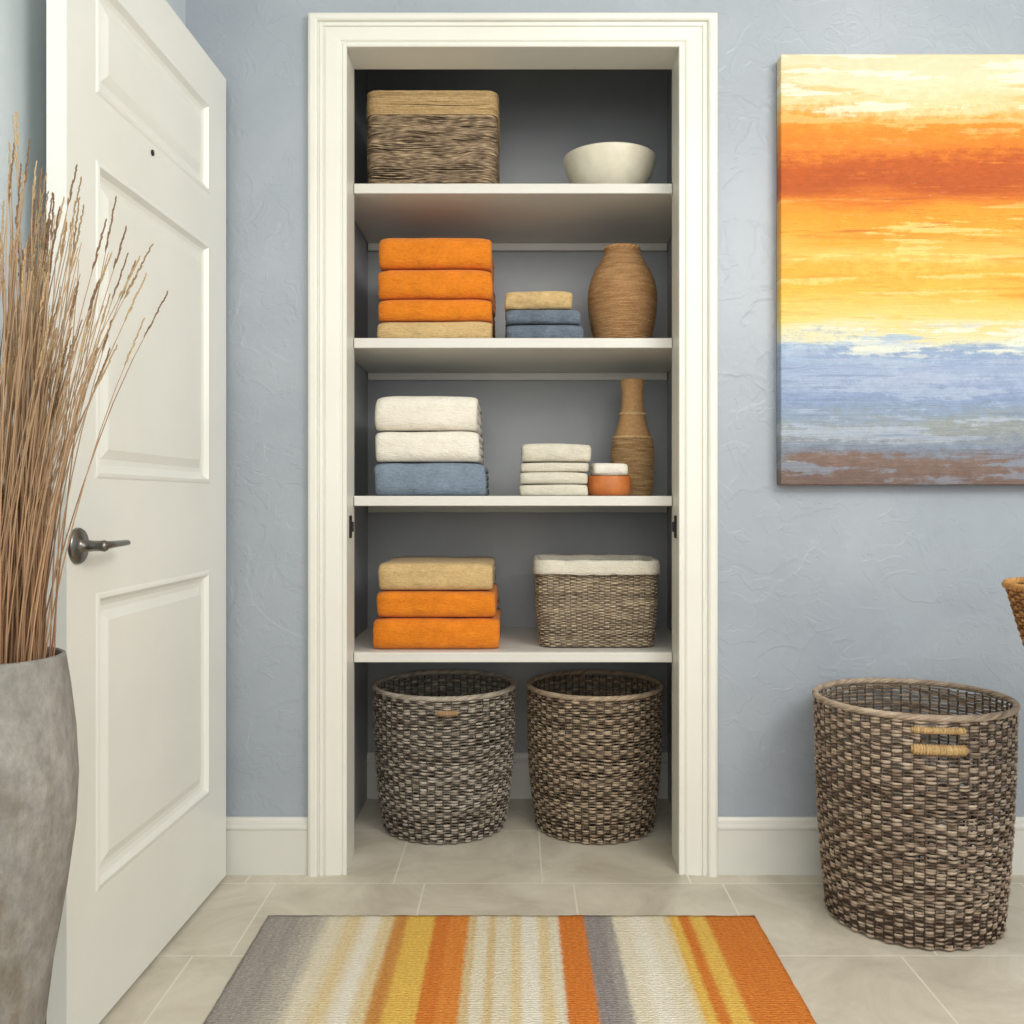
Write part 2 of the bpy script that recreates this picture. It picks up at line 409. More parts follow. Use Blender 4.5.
ylathe(h,[(0.031,0.0),(0.031,-0.004),(0.029,-0.007),(0.017,-0.009),(0.011,-0.013),(0.009,-0.030),(0.009,-0.040),(0.010,-0.048),(0.007,-0.053),(0.0005,-0.054)],hu,hz)
hd=h.build('handle',M['metal'],door)
hd['label']='pewter lever handle with round rosette'
h=MB(); h.tube([(hu-0.008,-0.046,hz),(hu+0.005,-0.047,hz+0.001),(hu+0.035,-0.046,hz+0.001),(hu+0.06,-0.043,hz+0.001),(hu+0.085,-0.040,hz+0.001),(hu+0.106,-0.038,hz+0.001),(hu+0.112,-0.037,hz+0.001)],
       [0.006,0.009,0.008,0.0075,0.007,0.0065,0.003],12,flat=0.8)
h.build('lever',M['metal'],hd)
h=MB(); ylathe(h,[(0.006,-0.0005),(0.006,-0.003),(0.001,-0.003)],0.335,1.641,16)
h.build('hook_screw',M['black'],door)['label']='small black screw head in the top rail'
for z in (0.22,1.0,1.78):
    h=MB(); h.box(DW-0.002,DW+0.030,0.012,0.016,z-0.045,z+0.045); h.tube([(DW+0.004,0.022,z-0.045),(DW+0.004,0.022,z+0.045)],0.006,10)
    h.build('hinge',M['metal'],door,smooth=False)

# ------------------------------------------------------------------ shelves
SH=[1.774,1.367,0.951,0.539]
lab=['topmost white closet shelf carrying the lidded basket and cream bowl','second white closet shelf carrying orange towels and the round urn',
     'third white closet shelf carrying white towels and bottle vase','lowest white closet shelf above the two round baskets']
SF=2.468
for z,l in zip(SH,lab):
    r=empty('closet_shelf',(0,SF,z-0.026)); tag(r,l,'shelf','white shelves inside the closet')
    m=MB(); m.box(CL+0.001,CR-0.001,0.013,BY-SF-0.001,0,0.026)
    m.build('board',M['shelf'],r,smooth=False,bevel=0.002)
    m=MB(); m.box(OL+0.0015,OR-0.0015,-0.004,0.0125,-0.001,0.026)
    m.build('front_edge',M['shelf'],r,smooth=False,bevel=0.003)
    m=MB(); m.box(CL+0.003,CR-0.003,BY-SF-0.020,BY-SF-0.0015,-0.024,-0.0005); m.build('cleat',M['shelf'],r,smooth=False,bevel=0.002)

# ------------------------------------------------------------------ woven things
def ell(rx,ry):
    def f(s,k=1.0):
        a=2*PI*s-PI/2; x=math.cos(a);y=math.sin(a)
        nx,ny=x/rx,y/ry; L=math.hypot(nx,ny); return rx*k*x,ry*k*y,nx/L,ny/L
    return f
def rrect(a,b,rc):
    L1=2*(a-rc);L2=2*(b-rc);A=PI/2*rc; P=2*L1+2*L2+4*A
    def f(s,k=1.0):
        d=(s%1.0)*P
        for (Ln,kind,data) in ((L1,0,((-a+rc,-b),(1,0),(0,-1))),(A,1,((a-rc,-b+rc),-PI/2)),(L2,0,((a,-b+rc),(0,1),(1,0))),(A,1,((a-rc,b-rc),0)),
                        (L1,0,((a-rc,b),(-1,0),(0,1))),(A,1,((-a+rc,b-rc),PI/2)),(L2,0,((-a,b-rc),(0,-1),(-1,0))),(A,1,((-a+rc,-b+rc),PI))):
            if d<=Ln+1e-9:
                if kind==0: (p,q,n)=data; return (p[0]+q[0]*d)*k,(p[1]+q[1]*d)*k,n[0],n[1]
                c,a0=data; t=a0+d/rc; return (c[0]+rc*math.cos(t))*k,(c[1]+rc*math.sin(t))*k,math.cos(t),math.sin(t)
            d-=Ln
        return -a*k,-b*k,0,-1
    return f
def mixc(a,b,t): return tuple(a[i]*(1-t)+b[i]*t for i in range(3))
def weave(mb,path,zs,scale,N,amp,rr,rv,ca,cb,spn=4,hole=None,wob=0.0,under=0.6,sides=5,irr=0.0,pair=1,phj=0.0,cfreq=8.0,cvar=0.75):
    Sg=N*spn
    for row,z in enumerate(zs):
        k=scale(z); rowt=(random.random()*0.5-0.25)*cvar/0.75
        vs=[];cs=[];fs=[]; skip=[]
        sd=random.random()*90; rvr=rv*random.uniform(1-irr*0.35,1+irr*0.25)
        par=(row//pair)
        zf=min(1.0,max(0.0,(z-zs[0])/0.02))
        for i in range(Sg):
            s=i/Sg; x,y,nx,ny=path(s,k)
            ph=phj*noise.noise(Vector((x*7,y*7,z*22)))
            w=math.cos(PI*(s*N+par)+ph); off=amp*w
            q0=noise.noise(Vector((x*cfreq*4+sd,y*cfreq*4,sd)))
            c=mixc(ca,cb,min(1,max(0,0.42+rowt+cvar*q0)))
            f=under+(1-under)*(0.5+0.5*w); c=(c[0]*f,c[1]*f,c[2]*f)  # strands dipping inward are darkened, recess shade painted into the vertex colour
            q1=noise.noise(Vector((x*16+sd,y*16,z*30))) if irr else 0
            dz=(wob*noise.noise(Vector((x*9,y*9,z*40)))+irr*rv*0.7*q1)*zf
            rloc=rvr*(0.92+0.10*w)*(1+irr*0.25*q1)
            for j in range(sides):
                t=2*PI*j/sides
                vs.append((x+nx*(off+rr*math.cos(t)),y+ny*(off+rr*math.cos(t)),z+dz+rloc*math.sin(t))); cs.append(c)
            skip.append(hole(s,z) if hole else False)
        for i in range(Sg):
            i2=(i+1)%Sg
            if skip[i] or skip[i2]: continue
            for j in range(sides):
                j2=(j+1)%sides; fs.append((i*sides+j,i2*sides+j,i2*sides+j2,i*sides+j2))
        mb.add(vs,fs,cs)
def stakes(mb,path,z0,z1,scale,N,r,c,hole=None):
    for i in range(N):
        s=(i+0.5)/N; zs=[z0+(z1-z0)*j/6 for j in range(7)]
        if hole and hole(s,(hole.zm)): zs=[z for z in zs if z<hole.zm-0.01]
        pts=[]
        for z in zs:
            x,y,nx,ny=path(s,scale(z)); pts.append((x,y,z))
        mb.tube(pts,r,5,c)
def rope(mb,path,z,k,R,r,turns,n,ca,cb,strands=3):
    for q in range(strands):
        pts=[];cs=[]
        for i in range(n):
            s=i/n; x,y,nx,ny=path(s,k); ph=2*PI*(turns*s+q/strands)
            pts.append((x+nx*R*math.cos(ph),y+ny*R*math.cos(ph),z+R*math.sin(ph)))
            cs.append(mixc(ca,cb,0.5+0.5*noise.noise(Vector((x*30,y*30,q*5)))))
        mb.tube(pts,r,6,cs,closed=True)
def basedisc(mb,path,k,z,th,c,n=64):
    vs=[(0,0,z)]
    for i in range(n):
        x,y,_,_=path(i/n,k); vs.append((x,y,z))
    vs.append((0,0,z+th))
    for i in range(n):
        x,y,_,_=path(i/n,k); vs.append((x,y,z+th))
    fs=[]
    for i in range(n):
        j=(i+1)%n
        fs.append((0,1+j,1+i)); fs.append((n+1,n+2+i,n+2+j)); fs.append((1+i,1+j,n+2+j,n+2+i))
    mb.add(vs,fs,c)

DK=lin((116,96,80)); LT=lin((196,178,156))
def round_basket(name,label,loc,rx,ry,kb,H,rows,N,handle=None,ca=DK,cb=LT,group=None,bulge=0.015,ex=0.6):
    r=empty(name,loc); tag(r,label,'basket',group)
    path=ell(rx,ry)
    def sc(z):
        t=max(0,min(1,z/H)); e=kb+(1-kb)*(t**ex); return e*(1+bulge*math.sin(PI*t)) if t>0.02 else kb*1.03
    hole=None
    if handle and handle[0]=='slot':
        hs=handle[1]; hzz=handle[2]
        def hole(s,z):
            d=abs(((s-hs)+0.5)%1.0-0.5); return d<0.027 and abs(z-hzz)<0.010
        hole.zm=hzz
    zs=[0.007+(H-0.022)*i/(rows-1) for i in range(rows)]
    pitch=(H-0.022)/(rows-1)
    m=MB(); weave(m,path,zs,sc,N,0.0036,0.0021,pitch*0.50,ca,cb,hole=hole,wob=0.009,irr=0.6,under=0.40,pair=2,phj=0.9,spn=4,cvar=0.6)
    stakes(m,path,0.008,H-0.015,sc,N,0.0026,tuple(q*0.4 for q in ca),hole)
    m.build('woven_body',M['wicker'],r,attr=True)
    m=MB(); rope(m,path,H-0.006,sc(H),0.0040,0.0036,int(rx*2*PI/0.09),300,ca,cb,5); m.build('rim',M['wicker'],r,attr=True)
    m=MB(); basedisc(m,path,sc(0.0)*0.97,0.001,0.008,ca); m.build('base',M['wicker'],r,attr=True,smooth=False)
    if handle:
        m=MB(); hs,hzz=handle[1],handle[2]
        if handle[0]=='slot':
            G1=lin((196,166,116));G2=lin((150,120,80)); bars=((0.019,0.008,0.040),(-0.021,0.012,0.041))
        else:
            G1=lin((176,146,110));G2=lin((132,106,78)); bars=((0.0,0.0085,0.022),)
        for dz,rad,ext in bars:
            pts=[];rd=[];cc=[]; n=90
            for i in range(n):
                t=i/(n-1); s=hs-ext+2*ext*t; z=hzz+dz
                x,y,nx,ny=path(s,sc(z)); pts.append((x+nx*0.003,y+ny*0.003,z))
                rd.append(rad*(0.90+0.10*math.cos(2*PI*i/5.0)) * (1.0 if 0.03<t<0.97 else 0.7)); cc.append(mixc(G1,G2,random.random()))
            m.tube(pts,rd,10,cc)
        o=m.build('handle',M['raffia'],r,attr=True); o['label']='golden raffia wrapped hand grip' if handle[0]=='slot' else 'small tan wrapped grip'
    return r

round_basket('wicker_basket','large round brown wicker basket standing on the floor under the painting',(0.895,2.125,0),0.211,0.203,0.86,0.497,72,60,handle=('slot',-0.022,0.447),group='tall round wicker baskets')
round_basket('wicker_basket','dark grey-brown round wicker basket on closet floor with small tan grip',(-0.213,2.72,0),0.201,0.201,0.84,0.410,58,56,handle=('bar',0.018,0.366),ca=lin((116,104,92)),cb=lin((198,188,172)),group='tall round wicker baskets',bulge=0.035)
round_basket('wicker_basket','round wicker basket on closet floor without a grip, below the cream-lined basket',(0.222,2.72,0),0.191,0.198,0.86,0.410,60,56,ca=lin((116,98,80)),cb=lin((196,176,150)),group='tall round wicker baskets',bulge=0.035)

# lidded rectangular basket on the top shelf
r=empty('lidded_basket',(-0.2345,2.69,SH[0]+0.001)); tag(r,'rectangular brown seagrass basket with golden lid on the topmost shelf','basket')
path=rrect(0.176,0.150,0.028)
def sc(z): return 0.985+0.02*math.sin(PI*min(1,z/0.22))
m=MB(); rows=56; zs=[0.005+0.204*i/(rows-1) for i in range(rows)]
weave(m,path,zs,sc,44,0.0008,0.0026,0.0027,lin((104,86,68)),lin((190,166,134)),wob=0.012,under=0.8,irr=1.0,phj=2.0,cfreq=14); stakes(m,path,0.003,0.208,sc,44,0.001,lin((60,48,38)))
basedisc(m,path,0.97,0.0005,0.006,lin((80,65,50)))
m.build('woven_body',M['wicker'],r,attr=True)
m=MB(); rows=15; zs=[0.213+0.058*i/(rows-1) for i in range(rows)]
def sl(z):
    t=(z-0.214)/0.058; return 1.010-0.014*max(0,t)**4
weave(m,path,zs,sl,44,0.0002,0.0030,0.0028,lin((170,142,98)),lin((198,170,124)),wob=0.004,under=0.97,irr=0.5)
for i in range(12):
    k=0.985-0.085*i; weave(m,path,[0.2735+0.0015*math.sin(i)],lambda z,k=k:k,40,0.0003,0.008,0.0035,lin((176,146,98)),lin((200,172,124)),under=0.95)
basedisc(m,path,0.99,0.2665,0.005,lin((176,146,98)))
m.build('lid',M['raffia'],r,attr=True)['label']='golden raffia lid with finely ribbed sides'

# lined rectangular basket
r=empty('lined_basket',(0.2155,2.655,SH[3]+0.001)); tag(r,'rectangular grey-brown woven basket with cream fabric liner on the lowest shelf','basket')
path=rrect(0.163,0.130,0.035)
def sc(z): return 0.93+0.07*min(1,(z/0.12))**0.7 if z<0.12 else 1.0
m=MB(); rows=50; zs=[0.005+0.215*i/(rows-1) for i in range(rows)]
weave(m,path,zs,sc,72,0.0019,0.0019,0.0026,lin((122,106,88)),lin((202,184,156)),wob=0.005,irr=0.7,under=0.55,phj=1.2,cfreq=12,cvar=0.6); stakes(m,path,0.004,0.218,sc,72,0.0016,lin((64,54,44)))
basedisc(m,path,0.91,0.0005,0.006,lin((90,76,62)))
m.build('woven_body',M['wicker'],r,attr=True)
m=MB(); vs=[];fs=[]; n=160
profl=[(-0.012,0.05),(-0.010,0.17),(-0.009,0.226),(-0.004,0.2345),(0.003,0.236),(0.0065,0.232),(0.0075,0.22),(0.007,0.209),(0.0085,0.199)]
for i in range(n):
    x,y,nx,ny=path(i/n,1.0)
    for j,(o,z) in enumerate(profl):
        w=noise.noise(Vector((x*28,y*28,j*0.35)))
        oo=o+(0.0016*w if j>=4 else 0.0); z2=z+(0.003*w if j>2 else 0)
        vs.append((x+nx*oo,y+ny*oo,z2))
L=len(profl)
for i in range(n):
    for j in range(L-1):
        i2=(i+1)%n; fs.append((i*L+j,i2*L+j,i2*L+j+1,i*L+j+1))
m.add(vs,fs); o=m.build('fabric_liner',M['linen'],r,solid=0.0015); o['label']='cream fabric liner folded over the rim'

# urn
def prof_r(P):
    def f(z):
        for a,b in zip(P,P[1:]):
            if z<=b[0]:
                t=max(0,(z-a[0])/(b[0]-a[0])); return a[1]+(b[1]-a[1])*t
        return P[-1][1]
    return f
urn_r=prof_r([(0,0.070),(0.02,0.077),(0.05,0.085),(0.09,0.092),(0.13,0.095),(0.16,0.093),(0.185,0.087),(0.21,0.076),(0.23,0.064),(0.248,0.053),(0.262,0.048),(0.275,0.047),(0.28,0.049)])
r=empty('woven_urn',(0.292,2.62,SH[1]+0.0005)); tag(r,'round-bellied tan woven urn with narrow neck on the second shelf','vase')
path=ell(1,1)
m=MB(); rows=62; zs=[0.003+0.269*i/(rows-1) for i in range(rows)]
weave(m,path,zs,urn_r,90,0.0003,0.0022,0.0025,lin((160,120,78)),lin((190,152,108)),under=0.92,spn=2,cfreq=7); m.lathe([(urn_r(0)-0.001,0.0005)]+[(urn_r(i*0.0225)-0.003,0.004+i*0.0225) for i in range(13)],64,col=lin((120,82,48)),cap0=True)
m.build('woven_body',M['raffia'],r,attr=True)
m=MB(); rope(m,path,0.274,0.047,0.002,0.0032,10,90,lin((150,110,68)),lin((198,156,106)),2)
m.build('neck_rim',M['raffia'],r,attr=True)

# bottle vase
bot_r=prof_r([(0,0.052),(0.02,0.057),(0.08,0.060),(0.13,0.060),(0.155,0.057),(0.18,0.050),(0.205,0.042),(0.23,0.036),(0.26,0.032),(0.30,0.031),(0.335,0.036)])
r=empty('bottle_vase',(0.330,2.70,SH[2]+0.0005)); tag(r,'tall narrow-necked tan woven bottle vase on the third shelf','vase')
m=MB(); rows=40; zs=[0.003+0.160*i/(rows-1) for i in range(rows)]
weave(m,path,zs,bot_r,60,0.0008,0.0022,0.0023,lin((164,128,86)),lin((206,172,126)),under=0.85,spn=3)
m.lathe([(bot_r(0)-0.001,0.0005)]+[(bot_r(i*0.02)-0.003,0.003+i*0.02) for i in range(9)],48,col=lin((120,85,50)),cap0=True)
m.build('woven_body',M['raffia'],r,attr=True)
m=MB(); pr=[(bot_r(0.166)+0.001,0.166)]
for i in range(34):
    z=0.168+0.164*i/33; pr.append((bot_r(z)+0.0008*math.sin(i*1.7),z))
pr+=[(0.0365,0.3345),(0.033,0.3355),(0.029,0.330),(0.027,0.26),(0.03,0.2)]
m.lathe(pr,48,col=lin((184,144,98))); m.build('neck',M['raffia'],r,attr=True)['label']='smooth tan tapering neck'
for z in (0.168,0.236):
    m=MB(); rope(m,path,z,bot_r(z)+0.001,0.0016,0.0024,12,90,lin((200,166,118)),lin((222,192,146)),2)
    m.build('cord_band',M['raffia'],r,attr=True)

# bowls
r=empty('ceramic_bowl',(0.256,2.62,SH[0]+0.0005)); tag(r,'cream ceramic bowl standing on the topmost shelf','bowl')
m=MB(); P=[(0.0,0.006),(0.045,0.006),(0.046,0.0),(0.060,0.0),(0.063,0.008),(0.080,0.020),(0.102,0.042),(0.118,0.070),(0.128,0.104),(0.1305,0.117),(0.1285,0.120),(0.1255,0.117),(0.120,0.095),(0.108,0.068),(0.088,0.042),(0.055,0.022),(0.0,0.016)]
m.lathe(P,64); o=m.build('bowl_body',M['ceramic'],r); sub=o.modifiers.new('s','SUBSURF'); sub.levels=1; sub.render_levels=1
r=tag(empty('terracotta_bowl',(0.249,2.562,SH[2]+0.0005)),'small orange terracotta bowl beside the bottle vase','bowl')
m=MB(); P=[(0.0,0.0),(0.050,0.0),(0.056,0.004),(0.060,0.018),(0.060,0.051),(0.0585,0.054),(0.056,0.052),(0.054,0.020),(0.046,0.010),(0.0,0.009)]
m.lathe(P,48); m.build('bowl_body',M['terracotta'],r)

# ------------------------------------------------------------------ towels
def towel(label,x0,x1,yf,dep,z0,h,mat,nest=2,name='folded_towel',group=None,cat='towel',rot=0.0,loose=1.0):
    W=x1-x0; sd=random.random()*50
    t=h/(2*nest); m=MB()
    inset=0.007 if h>0.05 else 0.004
    xs=[-W/2,-W/2+inset*0.35,-W/2+inset]+[-W/2+inset+(W-2*inset)*i/30 for i in range(1,30)]+[W/2-inset,W/2-inset*0.35,W/2]
    for k in range(nest):
        R=h/2-k*t-(0.0004 if k else 0); r=max(R-t+0.0008,0.0006)
        def loop(rad,ny=16):
            pts=[]; e=0.74; cy=-dep/2+h*0.5*e
            for i in range(5): pts.append((dep/2-(dep/2-cy)*i/5, h/2+rad,0.0))
            for i in range(ny+1):
                a=PI/2+PI*i/ny; ca_=math.cos(a); sa=math.sin(a)
                sq=0.80
                pts.append((cy+rad*e*math.copysign(abs(ca_)**sq,ca_),h/2+rad*math.copysign(abs(sa)**sq,sa),abs(ca_)))
            for i in range(1,6): pts.append((cy+(dep/2-cy)*i/5,h/2-rad,0.0))
            return pts
        nloop=0; rings=[]
        for xi,x in enumerate(xs):
            e=min(xi,len(xs)-1-xi); sh={0:0.30,1:0.08}.get(e,0.0)
            lo=loop(R-t*sh)+list(reversed(loop(r+t*sh*0.5)))
            u=abs(x)/(W/2)
            ring=[]
            for (y,z,nz) in lo:
                crease=0.003*math.exp(-((z/h-0.5-0.16*noise.noise(Vector((x*4,sd,1))))/0.07)**2)*nz if h>0.06 else 0
                yy=y+0.010*u**9*(1 if y<0 else 0)+crease+nz*loose*(0.006*noise.noise(Vector((x*9+sd,z*16+k,sd)))+0.0035*noise.noise(Vector((x*34+sd,z*60,sd))))
                top=max(0,(z/h-0.5)*2)
                zz=z-top*h*(0.07*u**7)-top*0.005*(0.5+0.5*noise.noise(Vector((x*10,y*8,sd+3))))+ (0.0018*noise.noise(Vector((x*24,y*9,sd+k*3))) if 0.15<z/h<0.85 else 0)
                zz=max(0.0,zz)
                ring.append((x+0.004*noise.noise(Vector((y*10,z*20,sd+9)))*(1 if e<3 else 0),yy,zz))
            nloop=len(ring); rings+=ring
        fs=[]
        for i in range(len(xs)-1):
            for j in range(nloop):
                j2=(j+1)%nloop; fs.append((i*nloop+j,(i+1)*nloop+j,(i+1)*nloop+j2,i*nloop+j2))
        hl=nloop//2
        for base,flip in ((0,False),((len(xs)-1)*nloop,True)):
            for j in range(hl-1):
                q=(base+j,base+j+1,base+nloop-2-j,base+nloop-1-j); fs.append(tuple(reversed(q)) if flip else q)
        m.add(rings,fs)
    o=m.build(name,mat,None,loc=((x0+x1)/2,yf+dep/2,z0),rotz=rot)
    tag(o,label,cat,group); return o
def stack(z,yf,items,group,dep=0.30,nest=2,name='folded_towel',cat='towel',loose=1.0):
    for (lab_,x0,x1,h,mt) in items:
        towel(lab_,x0,x1,yf,dep,z,h,mt,nest,name,group,cat,rot=random.uniform(-0.015,0.015)*loose,loose=loose); z+=h+0.0003
Y0=2.492
stack(SH[1]+0.0005,Y0,[('sand beige folded towel at the bottom of the second-shelf stack, under three orange ones',-0.376,-0.070,0.052,M['tan']),
  ('thin orange folded towel lying directly on the beige one, second shelf',-0.374,-0.070,0.060,M['orange']),
  ('thick orange folded towel second from the top of the second-shelf stack',-0.375,-0.069,0.081,M['orange']),
  ('orange folded towel topmost of the tall stack on the second shelf',-0.374,-0.072,0.086,M['orange'])],'large towels stacked on the second shelf')
stack(SH[1]+0.0005,2.515,[('blue folded hand towel at the bottom of the small stack beside the urn',-0.034,0.174,0.048,M['denim']),
  ('blue folded hand towel in the middle of the small stack beside the urn',-0.034,0.168,0.040,M['denim']),
  ('small sand beige folded towel on top of two blue ones',-0.036,0.146,0.050,M['tan'])],'hand towels stacked beside the urn',0.2,1,loose=1.8)
stack(SH[2]+0.0005,Y0,[('slate blue folded towel under two white towels on the third shelf',-0.385,-0.088,0.091,M['blue']),
  ('white folded towel lying between the white top towel and blue one',-0.383,-0.104,0.084,M['cream']),
  ('white folded towel on top of the third-shelf stack',-0.382,-0.108,0.095,M['cream'])],'large towels stacked on the third shelf')
stack(SH[2]+0.0005,2.50,[('cream washcloth at the very bottom of the pile beside terracotta bowl',0.005,0.188,0.032,M['linen']),
  ('cream washcloth second from the bottom of the pile beside terracotta bowl',0.006,0.187,0.032,M['linen']),
  ('cream washcloth second from the top of the pile beside terracotta bowl',0.008,0.189,0.027,M['linen']),
  ('thickest cream washcloth on top of the pile beside terracotta bowl',0.010,0.196,0.050,M['linen'])],'cream washcloths piled on the third shelf',0.17,1,'folded_washcloth','washcloth')
stack(SH[3]+0.0005,Y0,[('widest orange folded towel at the bottom of the lowest-shelf stack',-0.390,-0.051,0.086,M['orange']),
  ('orange folded towel between the beige towel and widest orange one, lowest shelf',-0.378,-0.060,0.072,M['orange']),
  ('sand beige folded towel on top of two orange ones, lowest shelf',-0.374,-0.068,0.076,M['tan'])],'large towels stacked on the lowest shelf')
z=SH[2]+0.0105
for k,(l,hh) in enumerate((('lower small white cloth folded inside the terracotta bowl',0.045),('upper small white cloth rising out of the terracotta bowl',0.036))):
    towel(l,0.219 if k==0 else 0.202,0.279 if k==0 else 0.298,2.530 if k==0 else 2.528,0.062 if k==0 else 0.068,z,hh,M['cream'],1,'folded_cloth','small white cloths in the terracotta bowl','cloth',loose=0.4); z+=hh+0.0004

# ------------------------------------------------------------------ painting
PX0,PX1,PZ0,PZ1=0.650,1.712,0.977,2.044; PH=PZ1-PZ0
r=empty('abstract_painting',((PX0+PX1)/2,WY,PZ0)); tag(r,'unframed abstract canvas in orange, yellow and blue bands on the blue wall','painting')
hw=(PX1-PX0)/2
m=MB(); m.box(-hw,hw,-0.045,-0.006,0,PH); m.build('canvas',mat_painting(PH),r,smooth=False,bevel=0.004,seg=3)
m=MB(); m.box(-hw+0.03,hw-0.03,-0.0065,-0.0005,0.03,0.07); m.box(-hw+0.03,hw-0.03,-0.0065,-0.0005,PH-0.07,PH-0.03); m.box(-hw+0.03,-hw+0.07,-0.0065,-0.0005,0.07,PH-0.07); m.box(hw-0.07,hw-0.03,-0.0065,-0.0005,0.07,PH-0.07)
m.build('stretcher_frame',M['wood'],r,smooth=False)

# ------------------------------------------------------------------ rug
m=MB(); RWd=1.095; RL=1.6; nx,ny=80,90; vs=[];fs=[]
def rz(x,y): return 0.008+0.0014*noise.noise(Vector((x*5,y*5,2)))
for j in range(ny+1):
    for i in range(nx+1):
        x=-RWd/2+RWd*i/nx; y=-RL*j/ny
        ex=0.003*noise.noise(Vector((y*25,1,0))) if i in (0,nx) else 0
        ey=0.004*noise.noise(Vector((x*30,5,0))) if j in (0,ny) else 0
        edge=i in (0,nx) or j in (0,ny)
        vs.append((x+ex,y+ey,rz(x,y)-(0.003 if edge else 0)))
for j in range(ny):
    for i in range(nx): a=j*(nx+1)+i; fs.append((a,a+nx+1,a+nx+2,a+1))
T=len(vs)
border=[i for i in range(nx+1)]+[ (j)*(nx+1)+nx for j in range(1,ny+1)]+[ny*(nx+1)+i for i in range(nx-1,-1,-1)]+[j*(nx+1) for j in range(ny-1,0,-1)]
for b in border: vs.append((vs[b][0],vs[b][1],0.0005))
nb=len(border)
for k in range(nb): k2=(k+1)%nb; fs.append((border[k],border[k2],T+k2,T+k))
fs.append(tuple(T+k for k in range(nb)))
m.add(vs,fs); o=m.build('striped_rug',M['rug'],None,loc=(-0.0145,2.107,0)); tag(o,'woven rug with grey, cream, yellow and orange stripes on tile floor','rug')

# ------------------------------------------------------------------ floor vase and grasses
VX,VY=-0.726,1.30
r=empty('floor_vase',(VX,VY,0)); tag(r,'tall weathered grey concrete floor vase in front of the white door','vase')
out=[(0.0,0.0),(0.048,0.0),(0.052,0.006),(0.053,0.08),(0.060,0.18),(0.073,0.29),(0.090,0.39),(0.102,0.48),(0.1055,0.55),(0.102,0.62),(0.095,0.68),(0.0895,0.718),(0.088,0.723),(0.085,0.7245),(0.082,0.722)]
inn=[(0.084,0.70),(0.093,0.62),(0.096,0.55),(0.092,0.48),(0.080,0.39),(0.063,0.29),(0.050,0.18),(0.043,0.08),(0.042,0.02),(0.0,0.02)]
m=MB(); m.lathe(out+inn,72); m.build('vase_body',M['concrete'],r)
c1=lin((112,76,52));c2=lin((168,128,92));c3=lin((176,152,122))
GB=MB()
def stalk(tipdx,tipdy,tipz,head):
    m=GB
    rr=0.028*math.sqrt(random.random()); a=random.random()*2*PI
    bx,by=rr*math.cos(a),rr*math.sin(a)
    L=math.hypot(tipdx,tipdy); f=min(0.068,0.25*L+0.02)*random.uniform(0.4,1.0)
    rx_,ry_=(tipdx/max(L,1e-4))*f+random.uniform(-0.04,0.035),(tipdy/max(L,1e-4))*f+random.uniform(-0.03,0.03)
    q=math.hypot(rx_,ry_)
    if q>0.074: rx_*=0.074/q; ry_*=0.074/q
    pts=[];rad=[];cc=[]; base=mixc(c1,c2,random.random()); N=18
    z0,zr=0.03,0.72
    wob=random.random()*20
    for i in range(N+1):
        z=z0+(tipz-z0)*i/N
        if z<=zr:
            t=(z-z0)/(zr-z0); x=bx+(rx_-bx)*t; y=by+(ry_-by)*t
        else:
            t=(z-zr)/(tipz-zr); s1=(tipdx-rx_)*0.55; s2=(tipdy-ry_)*0.55
            x=rx_+s1*t+(tipdx-rx_-s1)*t**2.0; y=ry_+s2*t+(tipdy-ry_-s2)*t**2.0
            x+=0.004*t*noise.noise(Vector((z*5,wob,0))); y+=0.004*t*noise.noise(Vector((z*5,wob,9)))
        x=max(x,-0.104)
        pts.append((x,y,z)); tt=i/N; rad.append(0.0021*(1-0.72*tt)); cc.append(mixc(base,c3,max(0,tt-0.45)*1.3))
    m.tube(pts,rad,5,cc)
    if head:
        p1=Vector(pts[-1]); p0=Vector(pts[-2]); d=(p1-p0).normalized(); HL=random.uniform(0.04,0.08); ns=16
        hc=random.choice([lin((180,156,118)),lin((150,126,92)),lin((126,100,74))])
        for k in range(ns):
            t=k/ns; c=p1-d*HL*0.45+d*HL*1.1*t; L=0.011*(1.15-t*0.6)
            ang=random.random()*2*PI; side=Vector((math.cos(ang),math.sin(ang),0))*0.16+d
            side.normalize(); e=c+side*L
            m.tube([c,c+(e-c)*0.35,c+(e-c)*0.75,e],[0.0005,0.0012,0.0010,0.0002],4,[hc]*4)
explicit=[(0.205,-0.02,1.245),(0.180,0.03,1.22),(0.19,-0.05,1.27),(0.15,0.02,1.32),(0.14,-0.06,1.28),(0.105,0.0,1.37),(0.085,0.05,1.36),(0.04,-0.02,1.42),(0.015,0.03,1.46),(-0.01,0.0,1.44),(0.12,0.07,1.27),(0.17,-0.08,1.20),(0.06,-0.07,1.36),(0.16,0.05,1.25)]
for e in explicit: stalk(*e,True)
for i in range(300):
    dx=random.gauss(0.035,0.065); dx=max(-0.095,min(0.170,dx)); dy=max(-0.13,min(0.13,random.gauss(0,0.055)))
    tz=1.43-abs(dx)*1.0-random.random()**1.2*0.34
    tz=max(tz,1.03+max(0,dx)*0.8)
    stalk(dx,dy,tz,random.random()<0.5)
o=GB.build('dried_grass',M['stalk'],None,loc=(VX,VY,0.001),attr=True)
tag(o,'dense bundle of brown dried grass with feathery tips rising from the tall grey floor vase','dried grass',kind='stuff')

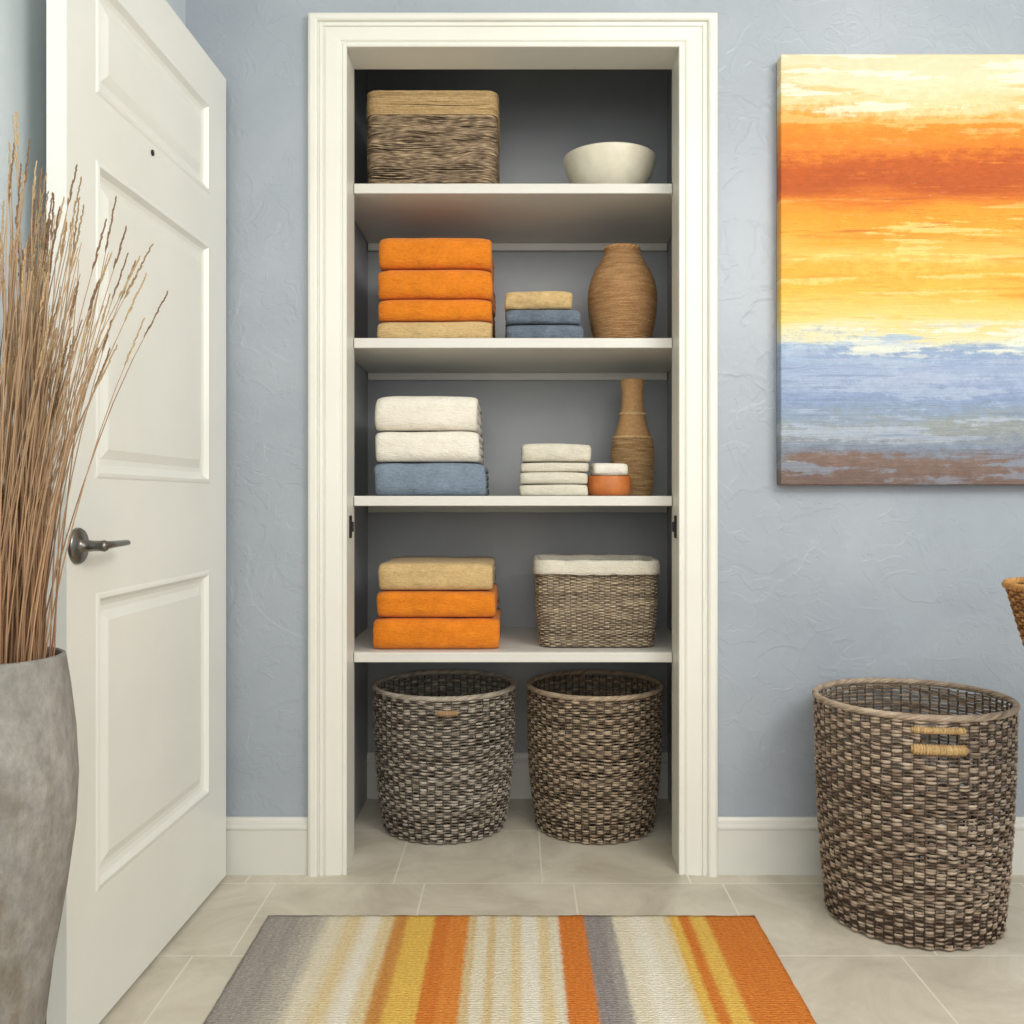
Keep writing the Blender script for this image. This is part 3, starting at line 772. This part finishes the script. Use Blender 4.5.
# ------------------------------------------------------------------ right edge basket on small stand
TX,TY=1.125,1.75
r=empty('pedestal_table',(TX,TY,0)); tag(r,'small dark wooden pedestal table at the right edge beside the large basket','table')
m=MB(); m.lathe([(0.0,0.575),(0.112,0.575),(0.118,0.580),(0.118,0.592),(0.112,0.597),(0.0,0.597)],48); m.build('table_top',M['wood'],r)
m=MB(); m.lathe([(0.022,0.02),(0.024,0.06),(0.016,0.12),(0.018,0.30),(0.024,0.36),(0.016,0.42),(0.018,0.55),(0.032,0.5755)],32); m.build('column',M['wood'],r)
m=MB(); m.lathe([(0.0,0.001),(0.085,0.001),(0.09,0.008),(0.085,0.016),(0.05,0.024),(0.02,0.03),(0.0,0.03)],40); m.build('foot',M['wood'],r)
GX=1.113
r=empty('golden_basket',(GX,1.75,0.598)); tag(r,'golden-brown flared basket at the right edge, above the large wicker basket','basket')
path=ell(1,1)
def gr(z): return 0.120+0.058*min(1,max(0,z)/0.18)**0.8
m=MB(); rows=24; zs=[0.006+0.168*i/(rows-1) for i in range(rows)]
weave(m,path,zs,gr,50,0.0025,0.0026,0.0040,lin((140,94,52)),lin((204,154,92)),under=0.6,irr=0.4); stakes(m,path,0.004,0.175,gr,50,0.0025,lin((90,58,32))); basedisc(m,path,0.118,0.0008,0.006,lin((110,72,38)))
m.build('woven_body',M['raffia'],r,attr=True)
m=MB(); rope(m,path,0.178,gr(0.18),0.004,0.0042,24,180,lin((150,100,54)),lin((208,158,96))); m.build('rim',M['raffia'],r,attr=True)
m=MB(); n=40; vs=[];fs=[]; rings=14
for k in range(rings+1):
    for i in range(n):
        a=2*PI*i/n; q=0.150*k/rings; x,y=q*math.cos(a),q*math.sin(a)
        vs.append((x,y,0.172+0.022*(1-(k/rings)**2)+0.012*noise.noise(Vector((x*40,y*40,1)))-(0.03 if k==rings else 0)))
for k in range(rings):
    for i in range(n):
        j=(i+1)%n; fs.append((k*n+i,k*n+j,(k+1)*n+j,(k+1)*n+i))
m.add(vs,fs)
for q in range(150):
    a=random.random()*2*PI; d=0.14*math.sqrt(random.random()); x,y=d*math.cos(a),d*math.sin(a); z=0.178+0.018*(1-(d/0.15)**2)
    m.tube([(x,y,z),(x+random.uniform(-.01,.01),y+random.uniform(-.01,.01),z+0.012),(x+random.uniform(-.02,.02),y+random.uniform(-.02,.02),z+random.uniform(0.012,0.026))],[0.0025,0.0035,0.0006],4)
o=m.build('dried_moss',M['moss'],None,loc=(GX,1.75,0.598)); tag(o,'dark olive dried filling heaped in the golden-brown basket','dried moss',kind='stuff')

# ------------------------------------------------------------------ lights
def area(name,loc,target,size,energy,color):
    l=bpy.data.lights.new(name,'AREA'); l.shape='SQUARE'; l.size=size; l.energy=energy; l.color=color
    o=bpy.data.objects.new(name,l); COL.objects.link(o); o.location=loc
    o.rotation_euler=(Vector(target)-Vector(loc)).to_track_quat('-Z','Y').to_euler(); return o
area('key_light',(1.35,0.1,2.35),(0.1,2.5,0.9),1.1,48,(1.0,0.98,0.93))
area('fill_light',(0.1,-1.2,1.85),(0,2.4,1.1),1.6,36,(1.0,0.99,0.96))
w=bpy.data.worlds.new('world'); S.world=w; w.use_nodes=True
w.node_tree.nodes['Background'].inputs[0].default_value=(0.97,0.985,1.0,1); w.node_tree.nodes['Background'].inputs[1].default_value=0.78

# ------------------------------------------------------------------ camera
cam=bpy.data.cameras.new('camera'); co=bpy.data.objects.new('camera',cam); COL.objects.link(co)
co.location=(0,0,0.94); co.rotation_euler=(PI/2,0,0); cam.sensor_width=36; cam.lens=936/1024*36
cam.shift_x=-6/1024; cam.shift_y=-12/1024; cam.clip_start=0.01
S.camera=co
